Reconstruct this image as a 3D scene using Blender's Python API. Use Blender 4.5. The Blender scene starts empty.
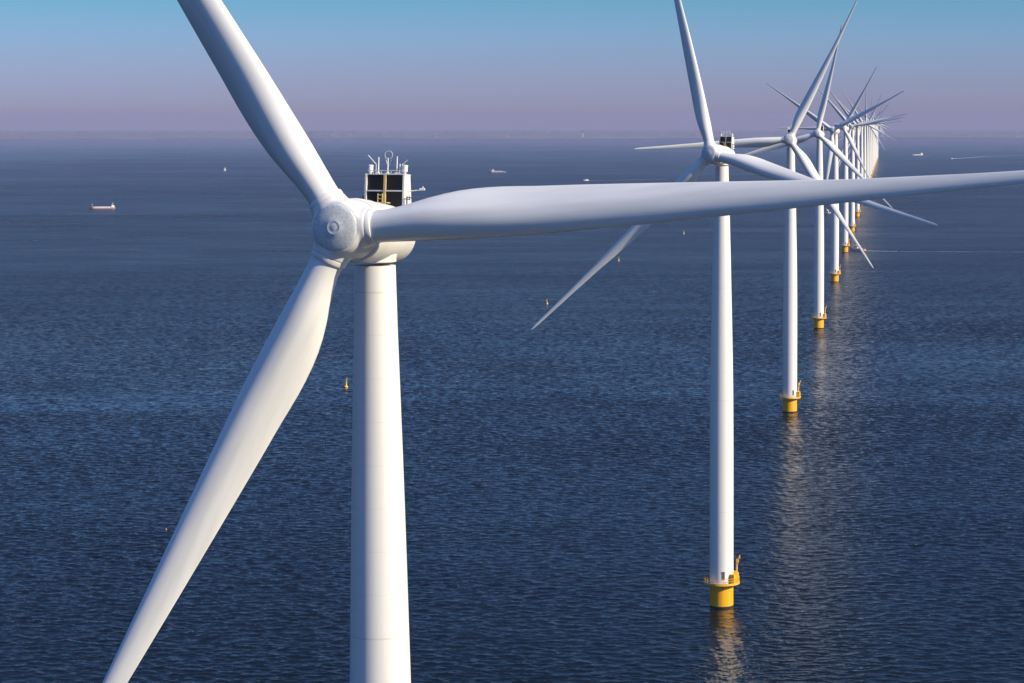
import bpy, bmesh, math, random
import numpy as np
from mathutils import Vector, Matrix
R = math.radians
random.seed(7)
S = bpy.context.scene
COL = S.collection
EARTH = 7.43e6                       # effective earth radius (with refraction), metres

WIND, WAVE_SLOPE = 12, 0.165           # wave direction (degrees from +Y) and steepness

def drop(x, y):
    return -(x * x + y * y) / (2 * EARTH)

# ------------------------------------------------------------------ camera, sky, sun, exposure
cam_d = bpy.data.cameras.new('camera'); cam = bpy.data.objects.new('camera', cam_d); COL.objects.link(cam)
cam_d.sensor_width = 36; cam_d.lens = 2400 / 1024 * 36
cam_d.shift_x = -(704.8 - 512) / 1024
cam_d.clip_start = 1; cam_d.clip_end = 120000
cam.location = (0, 0, 101.35)
cam.rotation_euler = (math.pi / 2 - 0.0927, 0, 0)
S.camera = cam

SUN_ELEV, SUN_AZ = 31, 112           # azimuth clockwise from +Y (the way the camera looks)
sun_dir = Vector((math.sin(R(SUN_AZ)) * math.cos(R(SUN_ELEV)), math.cos(R(SUN_AZ)) * math.cos(R(SUN_ELEV)), math.sin(R(SUN_ELEV))))
sd = bpy.data.lights.new('sun', 'SUN'); so = bpy.data.objects.new('sun', sd); COL.objects.link(so)
sd.energy = 5.0; sd.angle = R(0.5); sd.color = (1, 0.86, 0.62)
so.rotation_euler = sun_dir.to_track_quat('Z', 'Y').to_euler()
so.location = (300, 0, 400)

W = bpy.data.worlds.new('World'); S.world = W; W.use_nodes = True
nt = W.node_tree; nt.nodes.clear()
out = nt.nodes.new('ShaderNodeOutputWorld'); bg = nt.nodes.new('ShaderNodeBackground')
sky = nt.nodes.new('ShaderNodeTexSky'); sky.sky_type = 'NISHITA'; sky.sun_disc = False
sky.sun_elevation = R(SUN_ELEV); sky.sun_rotation = R(SUN_AZ)
sky.altitude = 100; sky.air_density = 1.0; sky.dust_density = 0.3; sky.ozone_density = 3.0
tc = nt.nodes.new('ShaderNodeTexCoord'); sx = nt.nodes.new('ShaderNodeSeparateXYZ')
nt.links.new(tc.outputs['Generated'], sx.inputs[0])
ramp = nt.nodes.new('ShaderNodeValToRGB')
nt.links.new(sx.outputs['Z'], ramp.inputs[0])
SKY_TINT = [(0.0, (0.285, 0.285, 0.45)), (0.008, (0.28, 0.305, 0.59)), (0.02, (0.268, 0.322, 0.62)), (0.033, (0.238, 0.35, 0.63)), (0.048, (0.172, 0.35, 0.57)), (0.09, (0.10, 0.21, 0.43)), (0.16, (0.09, 0.145, 0.26)), (0.38, (0.165, 0.195, 0.25)), (0.62, (0.17, 0.22, 0.30)), (0.92, (0.9, 1.2, 1.8))]
el = ramp.color_ramp.elements
for i, (p, c) in enumerate(SKY_TINT):
    e = el[i] if i < 2 else el.new(p)
    e.position = p; e.color = (*c, 1)
mul = nt.nodes.new('ShaderNodeMix'); mul.data_type = 'RGBA'; mul.blend_type = 'MULTIPLY'; mul.inputs[0].default_value = 1
nt.links.new(sky.outputs[0], mul.inputs[6]); nt.links.new(ramp.outputs[0], mul.inputs[7])
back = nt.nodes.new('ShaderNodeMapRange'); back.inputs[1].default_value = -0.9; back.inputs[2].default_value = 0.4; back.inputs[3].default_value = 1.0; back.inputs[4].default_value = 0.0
nt.links.new(sx.outputs['Y'], back.inputs[0])               # added fill light: unseen sky behind the camera brightened to lift blades and towers
back_fill = nt.nodes.new('ShaderNodeMix'); back_fill.data_type = 'RGBA'; back_fill.inputs[6].default_value = (1, 1, 1, 1); back_fill.inputs[7].default_value = (1.9, 1.9, 1.9, 1)
nt.links.new(back.outputs[0], back_fill.inputs[0])
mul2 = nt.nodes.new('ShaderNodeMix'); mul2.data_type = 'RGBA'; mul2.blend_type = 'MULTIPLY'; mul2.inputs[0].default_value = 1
nt.links.new(mul.outputs[2], mul2.inputs[6]); nt.links.new(back_fill.outputs[2], mul2.inputs[7])
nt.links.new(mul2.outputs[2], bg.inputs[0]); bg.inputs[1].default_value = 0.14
nt.links.new(bg.outputs[0], out.inputs[0])

S.view_settings.view_transform = 'Standard'; S.view_settings.look = 'None'
S.view_settings.exposure = 0.42; S.view_settings.gamma = 1.0; S.view_settings.use_curve_mapping = False
S.render.engine = 'CYCLES'
S.cycles.volume_bounces = 0; S.cycles.max_bounces = 6

# ------------------------------------------------------------------ materials
def new_mat(name):
    m = bpy.data.materials.new(name); m.use_nodes = True
    return m, m.node_tree, m.node_tree.nodes['Principled BSDF']

def paint(name, col, rough=0.4, var=0.08, scale=0.6, spec=0.5, streak=False, metal=0.0):
    m, t, b = new_mat(name)
    tcn = t.nodes.new('ShaderNodeTexCoord'); mp = t.nodes.new('ShaderNodeMapping')
    t.links.new(tcn.outputs['Object'], mp.inputs[0])
    mp.inputs['Scale'].default_value = (scale * 3, scale * 3, scale * 0.25) if streak else (scale,) * 3
    n = t.nodes.new('ShaderNodeTexNoise'); n.inputs['Scale'].default_value = 1; n.inputs['Detail'].default_value = 5
    t.links.new(mp.outputs[0], n.inputs[0])
    r = t.nodes.new('ShaderNodeValToRGB')
    r.color_ramp.elements[0].position = 0.3; r.color_ramp.elements[1].position = 0.7
    r.color_ramp.elements[0].color = (*[c * (1 - var) for c in col], 1)
    r.color_ramp.elements[1].color = (*[min(1, c * (1 + var * .4)) for c in col], 1)
    t.links.new(n.outputs[0], r.inputs[0]); t.links.new(r.outputs[0], b.inputs['Base Color'])
    b.inputs['Roughness'].default_value = rough; b.inputs['Metallic'].default_value = metal
    b.inputs['Specular IOR Level'].default_value = spec
    return m

M = {}
M['blade'] = paint('blade_white', (0.73, 0.73, 0.72), 0.38, 0.11, 0.5, streak=True)
M['hub'] = paint('hub_white', (0.74, 0.735, 0.71), 0.42, 0.16, 0.9)
M['nacelle'] = paint('nacelle_white', (0.73, 0.725, 0.70), 0.42, 0.08, 0.7)
M['nose'] = paint('nose_grey_white', (0.56, 0.59, 0.60), 0.5, 0.22, 6)
M['dark'] = paint('dark_radiator', (0.012, 0.012, 0.014), 0.6, 0.4, 6)
M['steel'] = paint('galvanised_steel', (0.55, 0.55, 0.54), 0.4, 0.15, 4)
M['rubber'] = paint('dark_seal', (0.08, 0.09, 0.11), 0.6, 0.2, 4)
M['yellow'] = paint('yellow_paint', (0.88, 0.43, 0.002), 0.55, 0.2, 0.7, streak=True)
M['yellow_rail'] = paint('yellow_rail_paint', (0.82, 0.46, 0.04), 0.5, 0.15, 2)
M['ladder'] = paint('ladder_yellow', (0.62, 0.50, 0.22), 0.5, 0.2, 2)
M['weed'] = paint('waterline_growth', (0.018, 0.022, 0.014), 0.7, 0.5, 2)
M['grate'] = paint('deck_grating', (0.42, 0.40, 0.36), 0.6, 0.3, 3)
M['boat_white'] = paint('boat_white', (0.80, 0.80, 0.78), 0.4, 0.05, 0.5)
M['boat_red'] = paint('boat_red', (0.45, 0.27, 0.24), 0.5, 0.2, 0.5)
M['boat_coral'] = paint('boat_coral', (0.72, 0.34, 0.28), 0.5, 0.15, 0.5)
M['boat_grey'] = paint('boat_grey', (0.42, 0.42, 0.46), 0.5, 0.1, 0.3)
M['boat_dark'] = paint('boat_dark', (0.05, 0.05, 0.07), 0.5, 0.1, 0.5)
M['glass'] = paint('window_glass', (0.02, 0.03, 0.04), 0.1, 0.1, 1)
M['sail'] = paint('sailcloth', (0.78, 0.78, 0.75), 0.8, 0.05, 0.3)
M['buoy'] = paint('buoy_yellow', (0.85, 0.55, 0.03), 0.5, 0.1, 2)
M['buoy_red'] = paint('buoy_red', (0.26, 0.12, 0.09), 0.6, 0.1, 2)
M['pylon'] = paint('concrete', (0.45, 0.44, 0.42), 0.8, 0.1, 0.2)

# tower paint: faint weld lines between the steel cans
def tower_paint():
    m, t, b = new_mat('tower_white')
    tcn = t.nodes.new('ShaderNodeTexCoord'); sp = t.nodes.new('ShaderNodeSeparateXYZ')
    t.links.new(tcn.outputs['Object'], sp.inputs[0])
    def math_(op, a, bb):
        n = t.nodes.new('ShaderNodeMath'); n.operation = op
        for i, v in enumerate((a, bb)):
            if isinstance(v, (int, float)): n.inputs[i].default_value = v
            else: t.links.new(v, n.inputs[i])
        return n.outputs[0]
    f = math_('FRACT', math_('DIVIDE', sp.outputs['Z'], 2.9), 0)
    line = math_('LESS_THAN', f, 0.014)
    f2 = math_('FRACT', math_('DIVIDE', math_('ADD', sp.outputs['Z'], 3.0), 23.2), 0)
    line2 = math_('LESS_THAN', f2, 0.004)
    l = math_('ADD', math_('MULTIPLY', line, 0.15), math_('MULTIPLY', line2, 0.25))
    mp = t.nodes.new('ShaderNodeMapping'); mp.inputs['Scale'].default_value = (2.2, 2.2, 0.10)
    t.links.new(tcn.outputs['Object'], mp.inputs[0])
    n = t.nodes.new('ShaderNodeTexNoise'); n.inputs['Scale'].default_value = 1; n.inputs['Detail'].default_value = 6
    t.links.new(mp.outputs[0], n.inputs[0])
    d = math_('ADD', l, math_('MULTIPLY', math_('SUBTRACT', n.outputs[0], 0.45), 0.16))
    mx = t.nodes.new('ShaderNodeMix'); mx.data_type = 'RGBA'
    mx.inputs[6].default_value = (0.74, 0.735, 0.715, 1); mx.inputs[7].default_value = (0.30, 0.29, 0.27, 1)
    t.links.new(d, mx.inputs[0]); t.links.new(mx.outputs[2], b.inputs['Base Color'])
    b.inputs['Roughness'].default_value = 0.42
    return m
M['tower'] = tower_paint()

def sea_mat():
    m, t, b = new_mat('sea_water')
    g = t.nodes.new('ShaderNodeNewGeometry')
    def noise(scale, rot, detail, rough=0.55, dist=0.0):
        mp = t.nodes.new('ShaderNodeMapping'); mp.inputs['Rotation'].default_value = (0, 0, R(rot)); mp.inputs['Scale'].default_value = scale
        t.links.new(g.outputs['Position'], mp.inputs[0])
        n = t.nodes.new('ShaderNodeTexNoise'); n.inputs['Scale'].default_value = 1; n.inputs['Detail'].default_value = detail
        n.inputs['Roughness'].default_value = rough; n.inputs['Distortion'].default_value = dist
        t.links.new(mp.outputs[0], n.inputs[0])
        return n.outputs[0]
    def math_(op, a, bb):
        n = t.nodes.new('ShaderNodeMath'); n.operation = op
        for i, v in enumerate((a, bb)):
            if isinstance(v, (int, float)): n.inputs[i].default_value = v
            else: t.links.new(v, n.inputs[i])
        return n.outputs[0]
    vl = t.nodes.new('ShaderNodeVectorMath'); vl.operation = 'LENGTH'; t.links.new(g.outputs['Position'], vl.inputs[0])
    def ramp(a, bb, c, d):
        r_ = t.nodes.new('ShaderNodeMapRange'); r_.inputs[1].default_value = a; r_.inputs[2].default_value = bb; r_.inputs[3].default_value = c; r_.inputs[4].default_value = d
        r_.interpolation_type = 'SMOOTHSTEP'
        t.links.new(vl.outputs['Value'], r_.inputs[0]); return r_.outputs[0]
    w1 = noise((0.20, 0.40, 0.4), 8, 2, 0.5, 0.5)        # wind waves, 4-8 m
    w2 = noise((1.3, 2.2, 1.0), -9, 3, 0.6)              # ripples on the waves
    w3 = noise((0.03, 0.05, 0.05), 30, 2, 0.5)           # long swell groups
    slick = noise((0.0016, 0.0045, 1), -14, 4, 0.6, 1.2)
    mr = t.nodes.new('ShaderNodeMapRange'); mr.inputs[1].default_value = 0.42; mr.inputs[2].default_value = 0.62
    mr.inputs[3].default_value = 0.7; mr.inputs[4].default_value = 1.1
    t.links.new(slick, mr.inputs[0])
    far = ramp(700, 1500, 0.0, 1.0)
    h = math_('ADD', math_('MULTIPLY', math_('MULTIPLY', w1, 1.5), far), math_('ADD', math_('MULTIPLY', w2, 0.07), math_('MULTIPLY', math_('MULTIPLY', w3, 1.8), ramp(600, 1500, 0.2, 1.0))))
    bp = t.nodes.new('ShaderNodeBump'); bp.inputs['Strength'].default_value = 1; bp.inputs['Distance'].default_value = 1
    t.links.new(math_('MULTIPLY', h, mr.outputs[0]), bp.inputs['Height'])
    t.links.new(bp.outputs[0], b.inputs['Normal'])
    # chop finer than mesh and bump can carry shows as roughness on the far water
    patch = noise((0.010, 0.022, 1), 20, 5, 0.65, 0.6)     # gusts roughen the water in patches
    base_r = math_('SUBTRACT', ramp(600, 1700, 0.025, 0.24), ramp(2500, 12500, 0.0, 0.17))
    t.links.new(math_('ADD', base_r, math_('MULTIPLY', math_('MULTIPLY', math_('SUBTRACT', math_('ADD', patch, slick), 1.0), 0.16), ramp(700, 1600, 0.05, 1.0))), b.inputs['Roughness'])
    b.inputs['Base Color'].default_value = (0.002, 0.006, 0.010, 1)
    b.inputs['IOR'].default_value = 1.333
    return m
M['sea'] = sea_mat()

def land_mat():
    m, t, b = new_mat('far_land')
    g = t.nodes.new('ShaderNodeNewGeometry'); n = t.nodes.new('ShaderNodeTexNoise'); n.inputs['Scale'].default_value = 0.004; n.inputs['Detail'].default_value = 6
    t.links.new(g.outputs['Position'], n.inputs[0])
    r = t.nodes.new('ShaderNodeValToRGB'); r.color_ramp.elements[0].position = .4; r.color_ramp.elements[1].position = .6
    r.color_ramp.elements[0].color = (0.12, 0.135, 0.175, 1); r.color_ramp.elements[1].color = (0.15, 0.165, 0.21, 1)
    t.links.new(n.outputs[0], r.inputs[0]); t.links.new(r.outputs[0], b.inputs['Base Color']); b.inputs['Roughness'].default_value = 0.9
    return m
M['land'] = land_mat()

def foam_mat():
    m, t, b = new_mat('wake_foam')
    g = t.nodes.new('ShaderNodeTexCoord'); mp = t.nodes.new('ShaderNodeMapping'); mp.inputs['Scale'].default_value = (0.12, 0.5, 1)
    t.links.new(g.outputs['Object'], mp.inputs[0])
    n = t.nodes.new('ShaderNodeTexNoise'); n.inputs['Scale'].default_value = 1; n.inputs['Detail'].default_value = 6
    t.links.new(mp.outputs[0], n.inputs[0])
    r = t.nodes.new('ShaderNodeValToRGB'); r.color_ramp.elements[0].position = .35; r.color_ramp.elements[1].position = .6
    r.color_ramp.elements[0].color = (0.10, 0.14, 0.2, 1); r.color_ramp.elements[1].color = (0.6, 0.62, 0.65, 1)
    t.links.new(n.outputs[0], r.inputs[0]); t.links.new(r.outputs[0], b.inputs['Base Color']); b.inputs['Roughness'].default_value = 0.7
    return m
M['foam'] = foam_mat()

# ------------------------------------------------------------------ mesh helpers
def obj(name, bm, mat, parent=None, smooth=True, loc=(0, 0, 0), rot=(0, 0, 0)):
    me = bpy.data.meshes.new(name); bm.normal_update(); bm.to_mesh(me); bm.free()
    mats = mat if isinstance(mat, (list, tuple)) else [mat]
    for k in mats: me.materials.append(k)
    if smooth:
        for p in me.polygons: p.use_smooth = True
        try: me.set_sharp_from_angle(angle=R(38))
        except Exception: pass
    o = bpy.data.objects.new(name, me); COL.objects.link(o)
    o.parent = parent; o.location = loc; o.rotation_euler = rot
    return o

def tag(o, label=None, cat=None, group=None, kind=None):
    if label: o['label'] = label
    if cat: o['category'] = cat
    if group: o['group'] = group
    if kind: o['kind'] = kind
    return o

def empty(name, loc, rz=0):
    o = bpy.data.objects.new(name, None); COL.objects.link(o); o.location = loc; o.rotation_euler = (0, 0, rz)
    o.empty_display_size = 1
    return o

def add_box(bm, c, s, rot=None, mi=0):
    m = Matrix.Translation(c) @ (rot.to_matrix().to_4x4() if rot else Matrix()) @ Matrix.Diagonal((*s, 1))
    r = bmesh.ops.create_cube(bm, size=1, matrix=m)
    for f in {f for v in r['verts'] for f in v.link_faces}: f.material_index = mi

def add_tube(bm, a, b, r, r2=None, n=8, mi=0):
    a, b = Vector(a), Vector(b); d = b - a
    m = Matrix.Translation((a + b) / 2) @ d.to_track_quat('Z', 'Y').to_matrix().to_4x4()
    k = bmesh.ops.create_cone(bm, cap_ends=True, segments=n, radius1=r, radius2=r if r2 is None else r2, depth=d.length, matrix=m)
    for f in {f for v in k['verts'] for f in v.link_faces}: f.material_index = mi

def add_lathe(bm, prof, n=48, axis='Z', arc=(0, 360), cap=True):
    """prof: list of (radius, height)"""
    rings = []
    full = abs(arc[1] - arc[0]) >= 360
    k = n if full else n + 1
    for r, h in prof:
        ring = []
        for i in range(k):
            a = R(arc[0]) + R(arc[1] - arc[0]) * i / n
            x, y = r * math.cos(a), r * math.sin(a)
            ring.append(bm.verts.new((x, y, h) if axis == 'Z' else (x, h, y)))
        rings.append(ring)
    fs = []
    for a, b in zip(rings, rings[1:]):
        for i in range(n):
            j = (i + 1) % k
            fs.append(bm.faces.new((a[i], a[j], b[j], b[i])))
    if cap and full:
        for ring in (rings[0], rings[-1]):
            try: fs.append(bm.faces.new(ring))
            except ValueError: pass
    bmesh.ops.recalc_face_normals(bm, faces=fs)

def ring_tube(bm, rad, z, r, n=48, arc=(0, 360), axis='Z'):
    pts = []
    for i in range(n + 1):
        a = R(arc[0] + (arc[1] - arc[0]) * i / n)
        pts.append((rad * math.cos(a), rad * math.sin(a), z) if axis == 'Z' else (rad * math.cos(a), z, rad * math.sin(a)))
    for p, q in zip(pts, pts[1:]): add_tube(bm, p, q, r, n=6)

# ------------------------------------------------------------------ sea, land, haze
def build_sea():
    """one sheet out to the horizon (a cap of the globe), with modelled waves where they are near enough to tell apart"""
    A0, A1, R0, R1 = R(-21), R(12), 340.0, 2300.0
    verts, faces = [], []
    radii = [0, 60, 120, 180, 240, 320, 400, 500, 600, 800, 1000, 1300, 1600, 2000, 2500, 3000, 3500, 4000, 5000, 6000, 7000, 8000, 9000, 10000, 11000, 12000, 13000, 14000, 15000, 17000, 20000, 25000, 30000, 38000]
    n = 180
    verts.append((0, 0, 0))
    for r in radii[1:]:
        for i in range(n):
            a = 2 * math.pi * i / n; aa = a if a <= math.pi else a - 2 * math.pi
            z = drop(r, 0)
            if A0 + R(2.2) < aa < A1 - R(2.2) and R0 + 60 < r < R1 - 400: z -= 1.2     # stays below the wave troughs
            verts.append((r * math.sin(a), r * math.cos(a), z))
    for k in range(len(radii) - 1):
        for i in range(n):
            j = (i + 1) % n
            if k == 0: faces.append((0, 1 + j, 1 + i))
            else:
                b0, b1 = 1 + (k - 1) * n, 1 + k * n
                faces.append((b0 + i, b0 + j, b1 + j, b1 + i))
    nf = len(faces); V0 = np.array(verts, dtype=np.float64)
    rs = [R0]
    while rs[-1] < R1: rs.append(rs[-1] + 0.31 * max(1, rs[-1] / 560) ** 1.6)
    rs = np.array(rs); drs = 0.31 * np.maximum(1, rs / 560) ** 1.6
    na = 1150; an = np.linspace(A0, A1, na)
    X = rs[:, None] * np.sin(an)[None, :]; Y = rs[:, None] * np.cos(an)[None, :]
    rng = np.random.default_rng(11)
    NW = 90
    lam = np.exp(rng.uniform(math.log(0.9), math.log(5.8), NW))
    th = R(WIND) + rng.normal(0, 0.62, NW)
    k = 2 * math.pi / lam; kx, ky = k * np.sin(th), k * np.cos(th)
    ph = rng.uniform(0, 2 * math.pi, NW)
    slope = WAVE_SLOPE * math.sqrt(2.0 / NW) * np.where(lam > 3.6, 0.75, 1.0)
    # gusts and slicks: broad bands where the waves stand higher or lower
    G = np.zeros_like(X)
    for q in range(14):
        L = math.exp(rng.uniform(math.log(45), math.log(420))); t_ = rng.uniform(-0.5, 0.5) + R(75)
        G += np.sin(2 * math.pi / L * (X * math.sin(t_) * .45 + Y * math.cos(t_) * 1.6) + rng.uniform(0, 6.28) + 1.2 * np.sin(X / 160 + q)) * (L / 420) ** .25
    G = 1.0 + 0.15 * np.clip(G / 2.2, -1, 1)
    sm = lambda v: np.clip(v, 0, 1) ** 2 * (3 - 2 * np.clip(v, 0, 1))
    edge = sm((rs - R0) / 40)[:, None] * sm((R1 - rs) / 900)[:, None] * (sm((an - A0) / R(1.5)) * sm((A1 - an) / R(1.5)))[None, :]
    Z = np.zeros_like(X); DX = np.zeros_like(X); DY = np.zeros_like(X)
    for q in range(NW):
        w = sm(lam[q] / (drs * 1.5) - 1.0)
        if w.max() <= 0: continue
        m = w > 0
        P = kx[q] * X[m] + ky[q] * Y[m] + ph[q]
        am = (slope[q] / k[q] if hasattr(slope, '__len__') else slope / k[q])
        c_ = np.cos(P); s_ = np.sin(P); ww = w[m][:, None] * am
        Z[m] += ww * c_; DX[m] -= ww * s_ * math.sin(th[q]); DY[m] -= ww * s_ * math.cos(th[q])
    E_ = edge * G
    Z *= E_; DX *= E_ * 1.05; DY *= E_ * 1.05
    Zs = -(X * X + Y * Y) / (2 * EARTH) + Z + 0.03
    nr = len(rs)
    V1 = np.stack([X + DX, Y + DY, Zs], -1).reshape(-1, 3)
    b = len(V0)
    I = (np.arange(nr - 1)[:, None] * na + np.arange(na - 1)[None, :]).ravel() + b
    F1 = np.stack([I, I + 1, I + na + 1, I + na], -1)[:, ::-1]
    V = np.concatenate([V0, V1]).astype(np.float32)
    loops = [v for f in faces for v in f]
    ls = np.concatenate([np.array(loops, dtype=np.int32), F1.ravel().astype(np.int32)])
    cnt = np.concatenate([np.array([len(f) for f in faces], dtype=np.int32), np.full(len(F1), 4, dtype=np.int32)])
    st = np.concatenate([[0], np.cumsum(cnt)[:-1]]).astype(np.int32)
    me = bpy.data.meshes.new('sea')
    me.vertices.add(len(V)); me.vertices.foreach_set('co', V.ravel())
    me.loops.add(len(ls)); me.loops.foreach_set('vertex_index', ls)
    me.polygons.add(len(cnt)); me.polygons.foreach_set('loop_start', st)
    me.polygons.foreach_set('use_smooth', np.ones(len(cnt), dtype=bool))
    me.update(calc_edges=True); me.validate()
    me.materials.append(M['sea'])
    o = bpy.data.objects.new('sea', me); COL.objects.link(o)
    return tag(o, kind='structure')
build_sea()

def build_land():
    """low far shore: a dike, then woods and fields behind it, tree tops uneven"""
    bm = bmesh.new(); rnd = random.Random(3)
    n = 900; a0, a1 = R(-38), R(28)
    prof = [(0, -2), (30, 5), (60, 6), (90, 1.5), (500, 2), (900, None), (1500, 3), (2600, None), (3400, 4), (5200, None), (9000, None), (15000, None), (22000, 12), (23500, -12)]
    rows = []
    wood = [[0.0] * (n + 1) for _ in prof]
    for k in range(len(prof)):
        v = 0
        for i in range(n + 1):
            if i % rnd.choice((3, 5, 8)) == 0: v = rnd.choice((2, 4, 9, 13, 16, 8, 6))
            wood[k][i] = v + rnd.uniform(-1.5, 1.5)
    rows = []
    for k, (dr, h) in enumerate(prof):
        row = []
        for i in range(n + 1):
            a = a0 + (a1 - a0) * i / n
            r = 14200 + 500 * math.sin(a * 9) + 250 * math.sin(a * 31 + 1) + dr
            z = drop(r, 0) + (wood[k][i] if h is None else h)
            row.append(bm.verts.new((r * math.sin(a), r * math.cos(a), z)))
        rows.append(row)
    for p, q in zip(rows, rows[1:]):
        for i in range(n): bm.faces.new((p[i], p[i + 1], q[i + 1], q[i]))
    return tag(obj('land', bm, M['land'], smooth=False), kind='structure')
build_land()

HAZE_DENSITY = 4.0e-5
def build_haze():
    bm = bmesh.new(); add_box(bm, (0, 0, 20), (78000, 78000, 290))
    m = bpy.data.materials.new('haze_air'); m.use_nodes = True; t = m.node_tree; t.nodes.clear()
    o = t.nodes.new('ShaderNodeOutputMaterial'); v = t.nodes.new('ShaderNodeVolumePrincipled')
    v.inputs['Color'].default_value = (0.46, 0.48, 0.78, 1); v.inputs['Density'].default_value = HAZE_DENSITY
    v.inputs['Anisotropy'].default_value = 0.0
    t.links.new(v.outputs[0], o.inputs['Volume'])
    h = obj('haze', bm, m, smooth=False); tag(h, kind='stuff')
    return h
build_haze()

# ------------------------------------------------------------------ wind turbine
HUB_Z = 93.75; TILT = R(5.7); YAW = R(17.8); OVER = 5.05

def lerp_tab(tab, x):
    for (x0, y0), (x1, y1) in zip(tab, tab[1:]):
        if x <= x1: 
            t = max(0, (x - x0) / (x1 - x0)); return y0 + (y1 - y0) * t
    return tab[-1][1]
def smooth_tab(tab, x, w=1.2):
    return sum(lerp_tab(tab, max(tab[0][0], min(tab[-1][0], x + d * w))) for d in (-1, -.5, 0, .5, 1)) / 5

LE = [(2.0, 1.05), (4, 1.07), (8, 1.25), (11.5, 1.32), (16, 1.24), (22, 1.08), (34, .66), (42, .42), (49, .26), (51.6, .18), (52.6, .06), (53, -.06)]
TE = [(2.0, -1.05), (4, -1.12), (6, -1.72), (8, -2.12), (10, -2.18), (11.5, -2.12), (13, -1.98), (16, -1.82), (22, -1.46), (34, -.74), (42, -.48), (49, -.36), (51.6, -.30), (52.6, -.22), (53, -.12)]
TC = [(2.0, 1.0), (4, .98), (6, .84), (8, .66), (11.5, .50), (16, .43), (22, .37), (34, .29), (54, .2)]
TW = [(2.0, 20), (8, 20), (11.5, 17.5), (16, 14), (22, 10.5), (34, 6.5), (44, 4), (54, 3)]
PITCH = 0

def build_blade():
    bm = bmesh.new(); N = 28; rings = []
    rs = [2.0, 2.4, 3, 3.6] + [4 + 1.0 * i for i in range(46)] + [50.5, 51.0, 51.5, 52.0, 52.4, 52.7, 52.95]
    for r in rs:
        w = .9 if r < 49 else .15
        le, te = smooth_tab(LE, r, w), smooth_tab(TE, r, w)
        if r < 3.5: le, te = 1.05, -1.05
        c = le - te; t = smooth_tab(TC, r, .8) * c if r >= 3.5 else 2.1
        k = max(0, min(1, (r - 3.2) / 8.5)); k = k * k * (3 - 2 * k)
        tw = R(smooth_tab(TW, r, 1.5) + PITCH)
        pre = -3.2 * (r / 54) ** 2 - (r - 2) * math.tan(R(1.6))
        ring = []
        for i in range(N):
            a = 2 * math.pi * i / N
            u = 0.5 * (1 - math.cos(a))                    # 0 at LE, 1 at TE
            side = 1 if a <= math.pi else -1               # +1 suction (downwind), -1 pressure
            circ = math.sqrt(max(0, 1 - (2 * u - 1) ** 2))
            q = u ** 1.3                                   # thickest part near mid chord
            naca = (2.969 * math.sqrt(q) - 1.26 * q - 3.516 * q ** 2 + 2.843 * q ** 3 - 1.015 * q ** 4)
            naca = max(naca, 0.0) + 0.012 * u
            air = naca * (1.05 if side > 0 else 1.0)
            yv = side * t / 2 * ((1 - k) * circ + k * air)
            xv = le - u * c
            x2 = xv * math.cos(tw) + yv * math.sin(tw)
            y2 = -xv * math.sin(tw) + yv * math.cos(tw)
            ring.append(bm.verts.new((x2, y2 + pre, r)))
        rings.append(ring)
    fs = []
    for a, b in zip(rings, rings[1:]):
        for i in range(N):
            j = (i + 1) % N; fs.append(bm.faces.new((a[i], a[j], b[j], b[i])))
    fs.append(bm.faces.new(rings[0])); fs.append(bm.faces.new(rings[-1]))
    bmesh.ops.recalc_face_normals(bm, faces=fs)
    return bm

def build_hub_mesh():
    """spinner body with three root bosses fused into one fairing (rotor centre at origin, axis along Y, nose at -Y)"""
    bm = bmesh.new()
    add_lathe(bm, [(0.5, 1.65), (1.90, 1.62), (2.0, 1.4), (2.0, .7), (1.95, 0), (1.85, -.6), (1.74, -1.05), (1.64, -1.25), (1.2, -1.28), (.4, -1.3)], 64, 'Y')
    for k in range(3):
        a = R(120 * k); d = Vector((math.sin(a), 0, math.cos(a)))
        m = d.to_track_quat('Z', 'Y').to_matrix().to_4x4()
        bmesh.ops.create_cone(bm, cap_ends=True, segments=48, radius1=1.5, radius2=1.22, depth=2.0, matrix=Matrix.Translation(d * 1.02) @ m)
    me = bpy.data.meshes.new('hub_raw'); bm.to_mesh(me); bm.free()
    o = bpy.data.objects.new('hub_raw', me); COL.objects.link(o)
    rm = o.modifiers.new('r', 'REMESH'); rm.mode = 'VOXEL'; rm.voxel_size = 0.075
    sm = o.modifiers.new('s', 'SMOOTH'); sm.iterations = 22; sm.factor = .5
    dg = bpy.context.evaluated_depsgraph_get(); dg.update()
    nm = bpy.data.meshes.new_from_object(o.evaluated_get(dg)); nm.name = 'hub'
    bpy.data.objects.remove(o); bpy.data.meshes.remove(me)
    nm.materials.clear(); nm.materials.append(M['hub'])
    for p in nm.polygons: p.use_smooth = True
    h = bpy.data.objects.new('hub', nm); COL.objects.link(h)
    return h

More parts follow.
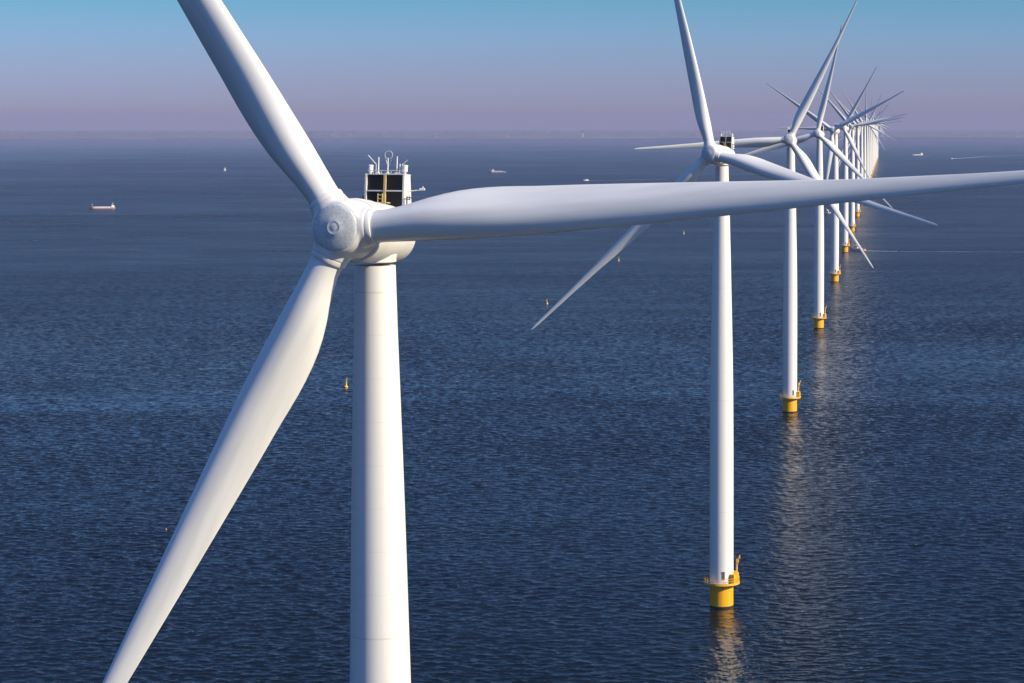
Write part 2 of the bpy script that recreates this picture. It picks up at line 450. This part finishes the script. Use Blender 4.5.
def make_turbine():
    root = empty('wind_turbine', (0, 0, 0))
    # foundation -------------------------------------------------
    bm = bmesh.new(); add_lathe(bm, [(2.46, -8), (2.46, 4.55), (2.52, 4.6), (2.52, 4.8), (2.46, 4.85), (2.46, 5.0)], 64)
    fd = obj('foundation', bm, M['yellow'], root)
    bm = bmesh.new(); add_lathe(bm, [(2.475, -1.5), (2.475, .35), (2.47, .42), (2.40, .42)], 64, cap=False)
    obj('waterline_band', bm, M['weed'], fd)
    for a in (-150, -112, -72, -40, -5, 35, 75, 120, 165):     # brackets under the deck
        bm = bmesh.new()
        add_tube(bm, (2.4, 0, 4.35), (3.3, 0, 5.0), .07, n=6); add_tube(bm, (2.4, 0, 4.93), (3.5, 0, 4.95), .06, n=6); add_box(bm, (2.5, 0, 4.62), (.12, .22, .8))
        obj('bracket', bm, M['yellow'], fd, rot=(0, 0, R(a)))
    bm = bmesh.new()                                       # boat landing: two fender pipes and rungs
    for dx in (-.7, .7):
        add_tube(bm, (3.05, dx, -3), (3.05, dx, 4.9), .16, n=10)
        for z in (.9, 3.6): add_tube(bm, (2.4, dx * .8, z), (3.05, dx, z), .09, n=6)
    for k in range(17): add_tube(bm, (3.0, -.28, -.4 + .32 * k), (3.0, .28, -.4 + .32 * k), .025, n=5)
    for dx in (-.28, .28): add_tube(bm, (3.0, dx, -.6), (3.0, dx, 5.2), .04, n=6)
    obj('boat_landing', bm, M['yellow'], fd, rot=(0, 0, R(75)))
    bm = bmesh.new(); add_lathe(bm, [(2.2, 5.0), (3.72, 5.0), (3.72, 5.22), (2.2, 5.22), (2.2, 5.0)], 48, cap=False)
    pl = obj('platform', bm, M['grate'], root)
    bm = bmesh.new(); add_lathe(bm, [(3.73, 4.96), (3.78, 4.96), (3.78, 5.42), (3.73, 5.42), (3.73, 4.96)], 48, cap=False)
    obj('toe_board', bm, M['yellow_rail'], pl)
    bm = bmesh.new()
    for z in (5.85, 6.38): ring_tube(bm, 3.70, z, .045, 48)
    for k in range(24):
        a = R(15 * k); add_tube(bm, (3.7 * math.cos(a), 3.7 * math.sin(a), 5.2), (3.7 * math.cos(a), 3.7 * math.sin(a), 6.4), .05, n=6)
    obj('railing', bm, M['yellow_rail'], pl)
    bm = bmesh.new()                                       # solid yellow cabinet side of the platform
    for a in range(-38, 39, 19):
        c, s = math.cos(R(a)), math.sin(R(a))
        add_box(bm, (3.05 * c, 3.05 * s, 6.2), (1.1, 1.0, 1.9), Matrix.Rotation(R(a), 3, 'Z').to_quaternion())
    obj('equipment_cabinet', bm, M['yellow'], pl, smooth=False, rot=(0, 0, R(8)))
    bm = bmesh.new()                                       # davit crane
    add_tube(bm, (0, 0, 5.2), (.15, 0, 9.6), .20, .15, 10); add_tube(bm, (.1, 0, 9.5), (.75, -.35, 10.9), .16, .10, 8)
    add_box(bm, (.25, -.1, 9.7), (.55, .45, .7)); add_tube(bm, (.72, -.33, 10.85), (.72, -.33, 10.2), .10, n=8)
    add_tube(bm, (.1, 0, 7.8), (.5, -.2, 10.2), .05, n=6)
    obj('davit_crane', bm, M['yellow_rail'], pl, loc=(3.05, .35, 0))
    # tower --------------------------------------------------------
    bm = bmesh.new()
    TD = [(5.0, 2.48), (31, 2.46), (44, 2.40), (54, 2.26), (64, 2.04), (76.5, 1.77), (91.6, 1.33)]
    prof = [(smooth_tab(TD, z, 4.0), z) for z in [5.02] + [5.5 + 4.305 * i for i in range(21)]]
    add_lathe(bm, prof, 72)
    tw = obj('tower', bm, M['tower'], root)
    bm = bmesh.new(); add_box(bm, (0, -2.46, 6.85), (.55, .14, 1.6)); add_box(bm, (0, -2.48, 7.70), (.66, .20, .10))
    obj('door', bm, M['rubber'], tw, smooth=False, rot=(0, 0, R(16)))
    # nacelle, its frame is turned by yaw and tilted -------------------
    bm = bmesh.new()
    add_lathe(bm, [(.9, -3.47), (2.02, -3.45), (2.10, -3.35), (2.10, -1.85), (2.04, -1.8), (2.04, -1.75), (2.06, -1.7), (2.02, .2), (2.0, 1.4), (1.97, 2.2), (1.92, 2.55), (1.80, 2.72), (1.5, 2.78), (.5, 2.8)], 72, 'Y')
    nac = obj('nacelle', bm, M['nacelle'], root, loc=(0, 0, HUB_Z), rot=(-TILT, 0, -YAW))
    bm = bmesh.new(); add_lathe(bm, [(1.33, 91.8), (1.42, 91.85), (1.42, 92.1), (1.5, 92.3), (1.5, 93.2)], 48)
    obj('yaw_collar', bm, M['nacelle'], root)
    bm = bmesh.new(); add_lathe(bm, [(1.3, -3.6), (1.86, -3.6), (1.86, -3.43), (1.3, -3.43)], 48, 'Y')
    obj('seal_ring', bm, M['rubber'], nac)
    # cooler on top of the nacelle's rear
    cy, hw, z0, z1 = 1.5, 1.44, 1.62, 4.02
    bm = bmesh.new()
    for s in (-1, 1):                                     # tapered side cheeks
        v = []
        for y, z, x in ((cy, z0, hw + .06), (cy + 1.15, z0, hw + .06), (cy + .95, z1, hw - .02), (cy, z1, hw - .02)):
            v.append((s * x, y, z)); 
        vo = [bm.verts.new(p) for p in v]; vi = [bm.verts.new((p[0] - s * .12, p[1], p[2])) for p in v]
        bm.faces.new(vo); bm.faces.new(vi[::-1])
        for i in range(4): bm.faces.new((vo[i], vo[(i + 1) % 4], vi[(i + 1) % 4], vi[i]))
        add_box(bm, (s * (hw - .07), cy - .02, (z0 + z1) / 2), (.12, .14, z1 - z0))
    add_box(bm, (0, cy + .45, z1 + .02), (2 * hw + .02, 1.0, .07)); add_box(bm, (0, cy + .5, z0 - .02), (2 * hw, 1.1, .12))
    add_box(bm, (0, cy - .03, z0 + 1.30), (2 * hw - .35, .10, .08))
    bmesh.ops.recalc_face_normals(bm, faces=bm.faces[:])
    obj('cooler_frame', bm, M['nacelle'], nac, smooth=False)
    bm = bmesh.new(); add_box(bm, (.02, cy - .06, (z0 + z1) / 2), (.16, .12, z1 - z0 - .05)); obj('cooler_mullion', bm, M['ladder'], nac, smooth=False)
    for sx_ in (-1, 1):
        for za, zb in ((z0 + .06, z0 + 1.25), (z0 + 1.35, z1 - .06)):
            bm = bmesh.new(); w = hw - .26
            add_box(bm, (sx_ * (w / 2 + .11), cy + .35, (za + zb) / 2), (w, .5, zb - za))
            for k in range(7): add_box(bm, (sx_ * (w / 2 + .11), cy + .09, za + (zb - za) * (k + .5) / 7), (w, .03, .035))
            obj('cooler_grille', bm, M['dark'], nac, smooth=False)
    bm = bmesh.new()
    for dx in (-.40, -.08): add_tube(bm, (dx, cy - .22, 1.5), (dx, cy - .22, z0 + 1.1), .035, n=6)
    for k in range(5): add_tube(bm, (-.40, cy - .22, 1.62 + .25 * k), (-.08, cy - .22, 1.62 + .25 * k), .03, n=6)
    add_box(bm, (.1, cy - .55, 2.08), (.9, .55, .05)); 
    obj('ladder', bm, M['ladder'], nac, smooth=False)
    for s in (-1, 1):
        bm = bmesh.new(); add_tube(bm, (s * 1.66, cy - .1, 1.4), (s * 1.66, cy - .1, 2.55), .05, n=6)
        for z in (1.9, 2.5): add_tube(bm, (s * 1.66, cy - .1, z), (s * 1.66, cy + .9, z), .04, n=6)
        obj('handrail', bm, M['rubber'], nac)
    for s in (-1, 1):
        bm = bmesh.new(); add_lathe(bm, [(.08, z1 + .06), (.08, z1 + .16), (.17, z1 + .2), (.18, z1 + .24), (.18, z1 + .56), (.21, z1 + .58), (.21, z1 + .64), (.08, z1 + .68)], 20)
        obj('warning_light', bm, M['boat_white'], nac, loc=(s * 1.25, cy + .4, 0))
    for x, h in ((-.68, 1.20), (-.0, 1.15), (.66, 1.25), (.88, .75)):
        bm = bmesh.new(); add_tube(bm, (x, cy + .4, z1), (x, cy + .4, z1 + h), .05 if h > 1 else .035, .035, 8); add_box(bm, (x, cy + .4, z1 + .1), (.2, .2, .12))
        obj('lightning_rod', bm, M['boat_white'], nac)
    bm = bmesh.new(); ring_tube(bm, .28, 0, .014, 28, (-60, 240), 'Y'); add_tube(bm, (-.19, 0, -.33), (-.05, 0, -.75), .012, n=5); add_tube(bm, (.19, 0, -.33), (.05, 0, -.75), .012, n=5)
    obj('ring_antenna', bm, M['boat_white'], nac, loc=(0, cy + .5, z1 + 1.35))
    bm = bmesh.new(); add_tube(bm, (-.85, cy + .4, z1 + .7), (-1.45, cy + .4, z1 + 1.32), .03, n=6); add_tube(bm, (-.85, cy + .4, z1), (-.85, cy + .4, z1 + .75), .03, n=6)
    obj('wind_vane', bm, M['boat_white'], nac); bm = bmesh.new()
    add_tube(bm, (1.05, cy + .4, z1 + .7), (1.42, cy + .4, z1 + 1.0), .02, n=6); add_tube(bm, (1.05, cy + .4, z1), (1.05, cy + .4, z1 + .75), .025, n=6)
    obj('wind_sensor', bm, M['boat_white'], nac)
    bm = bmesh.new()
    for x in (-.9, -.3, .4, 1.0): add_tube(bm, (x, cy + .05, z1 + .05), (x, cy + .05, z1 + .27), .022, n=5)
    add_tube(bm, (-1.3, cy + .05, z1 + .27), (1.3, cy + .05, z1 + .27), .025, n=6)
    obj('roof_rail', bm, M['steel'], nac)
    bm = bmesh.new(); add_tube(bm, (1.5, cy + .6, 2.95), (2.55, cy + .6, 3.05), .035, n=8); add_box(bm, (2.45, cy + .6, 3.09), (.36, .12, .14)); add_tube(bm, (2.5, cy + .6, 3.1), (2.5, cy + .6, 3.28), .03, n=6)
    obj('sensor_boom', bm, M['boat_white'], nac)
    # rotor ------------------------------------------------------------
    fr = Matrix.Rotation(-YAW, 4, 'Z') @ Matrix.Rotation(-TILT, 4, 'X')
    ctr = Matrix.Translation((0, 0, HUB_Z)) @ fr @ Matrix.Translation((0, -OVER, 0))
    hub = build_hub_mesh(); hub.parent = root
    bm = bmesh.new()
    prof = [(0.0001, -.27), (.20, -.268), (.22, -.262), (.38, -.258), (.40, -.264), (.45, -.262), (.47, -.252), (.9, -.20), (1.25, -.12), (1.46, -.05), (1.52, .0), (1.55, .08), (1.50, .3)]
    add_lathe(bm, prof, 64, 'Y')
    for k in range(30):
        a = R(12 * k); add_tube(bm, (1.30 * math.cos(a), -.06, 1.30 * math.sin(a)), (1.30 * math.cos(a), -.118, 1.30 * math.sin(a)), .022, n=6)
    obj('nose_cap', bm, M['nose'], hub, loc=(0, -1.27, 0))
    blade_me = None
    parts = [hub]
    for k in range(3):
        if blade_me is None:
            b = obj('blade', build_blade(), M['blade'], root); blade_me = b.data
            bm = bmesh.new(); add_lathe(bm, [(1.0, 1.95), (1.17, 1.95), (1.19, 1.97), (1.19, 2.28), (1.16, 2.32), (1.05, 2.33)], 48); cf = obj('root_collar', bm, M['hub'], b)
            bm = bmesh.new(); add_lathe(bm, [(1.0, 1.88), (1.17, 1.88), (1.17, 1.95), (1.0, 1.95)], 48); sf = obj('root_seal', bm, M['rubber'], b)
        else:
            b = bpy.data.objects.new('blade', blade_me); COL.objects.link(b); b.parent = root
            for q in (cf, sf): 
                c = q.copy(); COL.objects.link(c); c.parent = b
        parts.append(b)
    return root, ctr, parts

proto, CTR, ROT_PARTS = make_turbine()
HUB, BLADES = ROT_PARTS[0], ROT_PARTS[1:]

def set_rotor(hub, blades, phi):
    for k, b in enumerate(blades):
        b.matrix_basis = CTR @ Matrix.Rotation(R(90 - (phi + 120 * k)), 4, 'Y')
    hub.matrix_basis = CTR @ Matrix.Rotation(R(90 - phi), 4, 'Y')

def copy_turbine():
    mp = {}
    r = proto.copy(); COL.objects.link(r); mp[proto] = r
    for ch in proto.children:
        c = ch.copy(); COL.objects.link(c); c.parent = r; mp[ch] = c
        for g in ch.children:
            d = g.copy(); COL.objects.link(d); d.parent = c
    return r, mp[HUB], [mp[b] for b in BLADES]

ROW = 'wind turbines standing in one row in the sea'
T = [   # angle of one blade (degrees, anticlockwise from the right as seen), yaw offset, label
    (4.3, 2, 'huge nearest white wind turbine with its blade reaching across to the right edge'),
    (104.7, -8, 'large white wind turbine between the nearest turbine and the crowded rest of the row'),
    (63.9, 10, 'white wind turbine with one blade pointing level left behind the second hub'),
    (77.1, 1.8, 'white wind turbine just right of the level left blade, its steep blade nearly upright'),
    (146.5, -6.6, 'white wind turbine with a thin blade rising to upper left and another hanging straight down'),
    (60.6, -3.6, 'white wind turbine beside the workboat, one thin blade rising steeply to upper right'),
    (132, 2, 'far white wind turbine, first tower to the right of the workboat one'),
    (129, -3, 'far white wind turbine, second tower to the right of the workboat one'),
    (134, 3, 'far white wind turbine, third tower to the right of the workboat one'),
    (124, 0, 'far white wind turbine, fourth tower to the right of the workboat one'),
    (92, -2, 'far white wind turbine, fifth tower to the right of the workboat one'),
]
FAR = 'tiny pale wind turbine crowded against others at the far right end of the row'
far_phi = [65, 8, 48, 95, 20, 99, 70]
for i, p in enumerate(far_phi): T.append((p, random.uniform(-4, 4), FAR))
T.append((57, 0, 'farthest and smallest wind turbine, last tower at the right end of the row'))
for i, (phi, dy, label) in enumerate(T):
    x, y = -22.0 + 25.75 * i, 159.9 + 333.4 * i
    if i == 1: x -= 0.25
    if i == 0: r, h, bl = proto, HUB, BLADES
    else: r, h, bl = copy_turbine()
    r.location = (x, y, drop(x, y)); r.rotation_euler = (0, 0, R(dy))
    set_rotor(h, bl, phi)
    tag(r, label, 'wind turbine', ROW)

# ------------------------------------------------------------------ buoys
def make_buoy():
    bm = bmesh.new(); add_lathe(bm, [(.05, -.6), (.75, -.5), (.85, 0), (.85, .3), (.7, .5), (.42, .6), (.36, .8), (.16, 3.0), (.05, 3.05)], 20)
    r = empty('buoy', (0, 0, 0)); obj('float', bm, M['buoy'], r)
    bm = bmesh.new(); add_tube(bm, (0, 0, 3.0), (0, 0, 3.5), .05, n=6)
    add_tube(bm, (-.32, 0, 3.3), (.32, 0, 3.9), .07, n=6); add_tube(bm, (.32, 0, 3.3), (-.32, 0, 3.9), .07, n=6)
    obj('topmark', bm, M['buoy'], r)
    return r
b0 = make_buoy()
for k, (x, y, sc, tx, lab) in enumerate([(-136.0, 904.4, .85, 5, 'largest yellow buoy floating just left of the nearest turbine tower'),
                               (-86.5, 1313.8, .7, -3, 'yellow buoy floating beside the tip of the low left blade of the second turbine'),
                               (-61.5, 1714.2, .75, 2, 'small yellow buoy just right of the low left blade of the second turbine'),
                               (-18.4, 2118.9, .75, 4, 'smallest yellow buoy, left of the second turbine tower under the long blade')]):
    if k == 0: o = b0
    else:
        o = b0.copy(); COL.objects.link(o)
        for ch in b0.children:
            c = ch.copy(); COL.objects.link(c); c.parent = o
    o.location = (x, y, drop(x, y)); o.scale = (sc,) * 3; o.rotation_euler = (R(tx), R(tx), k)
    tag(o, lab, 'buoy', 'yellow buoys marking the wind farm')
bm = bmesh.new(); add_lathe(bm, [(.05, -.3), (.4, -.25), (.55, .1), (.45, .5), (.2, .7), (.08, .75), (.08, .9), (.02, .92)], 18)
fb = obj('float_buoy', bm, M['buoy_red'], loc=(-133.3, 586.8, -.02)); fb.scale = (.6,) * 3
tag(fb, 'tiny dull red float near the low left blade of the nearest turbine', 'buoy')

# ------------------------------------------------------------------ boats
def hull_bm(L, B, D, draft=.8, bow=.3, sheer=.5):
    """hull along +X (bow at +X), deck at D"""
    bm = bmesh.new(); rings = []
    n = 16
    for i in range(n + 1):
        t = i / n; x = -L / 2 + L * t
        w = B / 2 * (1 if t < 1 - bow else max(.03, 1 - ((t - (1 - bow)) / bow) ** 2)) * (1 if t > .05 else .85)
        d = D + sheer * max(0, (t - .6) / .4) ** 2 + .15 * sheer * max(0, .2 - t) * 5
        ov = .06 * L * max(0, (t - .85) / .15)
        rings.append([bm.verts.new(p) for p in ((x, -w * .75, -draft), (x + ov * .3, -w * .97, 0), (x + ov, -w, d), (x + ov, w, d), (x + ov * .3, w * .97, 0), (x, w * .75, -draft))])
    for a, b in zip(rings, rings[1:]):
        for j in range(6):
            k = (j + 1) % 6; bm.faces.new((a[j], b[j], b[k], a[k]))
    bm.faces.new(rings[0]); bm.faces.new(rings[-1][::-1])
    bmesh.ops.recalc_face_normals(bm, faces=bm.faces[:])
    return bm

def bevel_box(c, s, w=.08, bm=None):
    bm = bm or bmesh.new(); t = bmesh.new(); add_box(t, c, s)
    bmesh.ops.bevel(t, geom=t.edges[:], offset=w, segments=2, affect='EDGES')
    me = bpy.data.meshes.new('tmp'); t.to_mesh(me); t.free(); bm.from_mesh(me); bpy.data.meshes.remove(me)
    return bm

def barge(name, x, y, rz, L, B, hm, label, cabin_at, hatch='boat_white', cab_h=4.0, D=2.0):
    r = empty(name, (x, y, drop(x, y)), rz)
    obj('hull', hull_bm(L, B, D, bow=.14, sheer=1.1), hm, r, smooth=False)
    bm = bmesh.new(); add_lathe(bm, [(0, 0)], 3) if False else None
    bevel_box((L * .05, 0, D + .5), (L * .72, B * .94, 1.0), .1, bm)
    for k in range(6): add_box(bm, (L * (-.25 + .1 * k), 0, D + 1.0), (.3, B * .8, .22))
    obj('hatch_cover', bm, M[hatch], r, smooth=False)
    cx = L * cabin_at
    bm = bevel_box((cx, 0, D + cab_h * .3), (L * .13, B * .8, cab_h * .6), .1)
    obj('deckhouse', bm, M['boat_white'], r, smooth=False)
    wh = bevel_box((cx + L * .01, 0, D + cab_h * .8), (L * .075, B * .62, cab_h * .44), .1); add_box(wh, (cx + L * .01, 0, D + cab_h * 1.04), (L * .09, B * .7, .16))
    w = obj('wheelhouse', wh, M['boat_white'], r, smooth=False)
    bm = bmesh.new(); add_box(bm, (cx + L * .01, 0, D + cab_h * .84), (L * .077, B * .635, cab_h * .18)); obj('window', bm, M['glass'], w, smooth=False)
    bm = bmesh.new(); add_tube(bm, (cx, 0, D + cab_h), (cx, 0, D + cab_h + 2.6), .09, n=6); obj('mast', bm, M['boat_white'], r)
    bm = bmesh.new(); add_tube(bm, (L * .44, 0, D), (L * .44, 0, D + 4.2), .12, n=6); add_box(bm, (L * .44, 0, D + 3.9), (.9, .9, .5))
    obj('bow_mast', bm, M['boat_white'], r)
    return r
def heading(dx, dy): return math.atan2(dy, dx)
tag(barge('cargo_barge', -682, 2722.6, heading(-25, -8), 27, 5.6, M['boat_red'], '', -.40, D=1.2),
    'white and rust red cargo barge alone on the left side of the sea', 'ship')
tag(barge('cargo_ship', -395.5, 4587.6, heading(-1, .05), 31, 6, M['boat_grey'], '', .27, cab_h=4.2),
    'grey cargo ship with a bright white wheelhouse, above the long blade beside the nearest turbine', 'ship')
tag(barge('cargo_barge', 606, 6854, heading(-.7, -1.0), 54, 8, M['boat_grey'], '', -.36, 'boat_grey', cab_h=5.5, D=1.8),
    'long grey and white cargo barge to the right of the far end of the row', 'ship')

# work boat with its wake
wb = empty('workboat', (118.2, 1849.8, drop(118, 1850)), heading(-10.9, 4.3))
obj('hull', hull_bm(11.5, 3.9, 1.25, bow=.35, sheer=.7), M['boat_coral'], wb, smooth=False)
bm = bmesh.new(); bevel_box((.3, 0, 1.62), (7.6, 3.3, .5), .1, bm); obj('deck', bm, M['boat_grey'], wb, smooth=False)
cb = obj('cabin', bevel_box((1.7, 0, 2.6), (2.9, 2.6, 2.2), .15), M['boat_white'], wb, smooth=False)
bm = bmesh.new(); add_box(bm, (1.7, 0, 3.0), (2.94, 2.64, .7)); obj('window', bm, M['glass'], cb, smooth=False)
bm = bmesh.new(); add_tube(bm, (1.3, 0, 3.6), (1.3, 0, 5.6), .08, n=6); add_tube(bm, (1.3, -.7, 4.7), (1.3, .7, 4.7), .05, n=6); obj('mast', bm, M['boat_white'], wb)
tag(wb, 'small red and white workboat with a foaming wake beside a yellow turbine base', 'boat')

# white cabin cruiser
cc = empty('cabin_cruiser', (132.2, 2586.8, drop(132, 2587)), heading(.9, -.5))
obj('hull', hull_bm(7.5, 2.9, 1.2, bow=.4, sheer=.5), M['boat_white'], cc, smooth=False)
cb = obj('cabin', bevel_box((-.3, 0, 2.1), (3.4, 2.2, 1.8), .2), M['boat_white'], cc, smooth=False)
bevel = bevel_box((-.7, 0, 3.5), (2.2, 1.9, 1.1), .15); obj('flybridge', bevel, M['boat_white'], cc, smooth=False)
bm = bmesh.new(); add_box(bm, (-.3, 0, 2.3), (3.44, 2.24, .6)); obj('window', bm, M['glass'], cb, smooth=False)
bm = bmesh.new(); add_tube(bm, (-1.2, 0, 4), (-1.2, 0, 6.2), .1, n=6); obj('mast', bm, M['boat_white'], cc)
tag(cc, 'small white motor cruiser seen between two slim towers under the long blade', 'boat')

# sailing boat
sb = empty('sailing_boat', (-951.8, 4771.7, drop(952, 4772)), R(50))
obj('hull', hull_bm(9, 2.8, 1.0, bow=.45, sheer=.3), M['boat_white'], sb, smooth=False)
bm = bmesh.new(); add_tube(bm, (.5, 0, .8), (.5, 0, 12.5), .09, n=6); add_tube(bm, (.5, 0, 1.9), (-3.6, .5, 1.9), .07, n=6); obj('mast', bm, M['steel'], sb)
def sail_bm(pts, belly):
    bm = bmesh.new(); a, b, c = map(Vector, pts); n = 8; g = []
    for i in range(n + 1):
        row = []
        for j in range(n + 1 - i):
            u, v = i / n, j / n; p = a + (b - a) * u + (c - a) * v; p.y += belly * 4 * u * 0 + belly * math.sin(math.pi * min(1, v / max(1e-6, 1 - u)) if u < 1 else 0) * (1 - u)
            row.append(bm.verts.new(p))
        g.append(row)
    for i in range(n):
        for j in range(n - i):
            bm.faces.new((g[i][j], g[i + 1][j], g[i][j + 1]))
            if j < n - i - 1: bm.faces.new((g[i + 1][j], g[i + 1][j + 1], g[i][j + 1]))
    bmesh.ops.solidify(bm, geom=bm.faces[:], thickness=.03)
    return bm
obj('mainsail', sail_bm(((.4, 0, 2.0), (.4, 0, 12.2), (-3.5, .5, 2.0)), .4), M['sail'], sb)
obj('jib', sail_bm(((.6, 0, 10.8), (4.3, 0, 1.3), (.7, .4, 1.8)), .3), M['sail'], sb)
sb.scale = (.62,) * 3
tag(sb, 'tiny white sailing boat on the far sea left of the upper blade', 'boat')

# small motorboats drawing long wakes
def motorboat(x, y, rz, label, L=9.0):
    r = empty('motorboat', (x, y, drop(x, y)), rz)
    obj('hull', hull_bm(L, 3, 1.2, bow=.4, sheer=.5), M['boat_white'], r, smooth=False)
    c = obj('cabin', bevel_box((-.2, 0, 1.8), (3.2, 2.2, 1.5), .2), M['boat_white'], r, smooth=False)
    bm = bmesh.new(); add_box(bm, (-.2, 0, 2.0), (3.24, 2.24, .5)); obj('window', bm, M['glass'], c, smooth=False)
    return tag(r, label, 'boat')
motorboat(638.7, 6217.7, heading(-131, -398), 'tiny white motorboat at the left end of the long pale wake on the far right')
motorboat(-196, 3978, heading(-121, -60), 'tiny white motorboat half hidden behind the top edge of the long blade')

def wake(pts, w0, w1, h=.06):
    bm = bmesh.new(); n = 40; rows = []; rnd = random.Random(len(pts) * 7 + int(w0 * 10))
    for i in range(n + 1):
        t = i / n; k = t * (len(pts) - 1); a = min(int(k), len(pts) - 2); f = k - a
        p = Vector(pts[a]).lerp(Vector(pts[a + 1]), f); d = (Vector(pts[a + 1]) - Vector(pts[a])).normalized(); nn = Vector((-d.y, d.x))
        w = (w0 + (w1 - w0) * t) * rnd.uniform(.75, 1.2) / 2
        row = []
        for s in (-1, -.35, .35, 1):
            q = p + nn * s * w; row.append(bm.verts.new((q.x, q.y, drop(q.x, q.y) + (h if abs(s) < 1 else .01))))
        rows.append(row)
    for a, b in zip(rows, rows[1:]):
        for j in range(3): bm.faces.new((a[j], b[j], b[j + 1], a[j + 1]))
    bmesh.ops.recalc_face_normals(bm, faces=bm.faces[:])
    return tag(obj('wake', bm, M['foam'], smooth=False), kind='stuff')
wake([(124, 1847.5), (134, 1843), (148, 1838.5)], 8.0, 3.0)
wake([(150, 1838), (200, 1834), (262, 1829)], 1.3, 0.7)
wake([(640, 6224), (770, 6616), (905, 6800)], 12, 8)
wake([(-190, 3981), (-120, 4020), (-66, 4042)], 4, 4)

# far pylon on the opposite shore
px, py = -725, 14330
pt = empty('church_tower', (px, py, drop(px, py) + 1))
bm = bmesh.new(); add_box(bm, (0, 0, 15), (9, 9, 30)); obj('shaft', bm, M['pylon'], pt, smooth=False)
bm = bmesh.new(); bmesh.ops.create_cone(bm, cap_ends=True, segments=4, radius1=6.6, radius2=.2, depth=16, matrix=Matrix.Translation((0, 0, 38)) @ Matrix.Rotation(R(45), 4, 'Z')); obj('spire', bm, M['boat_dark'], pt, smooth=False)
tag(pt, 'hazy grey tower standing on the far shore at the horizon', 'tower')
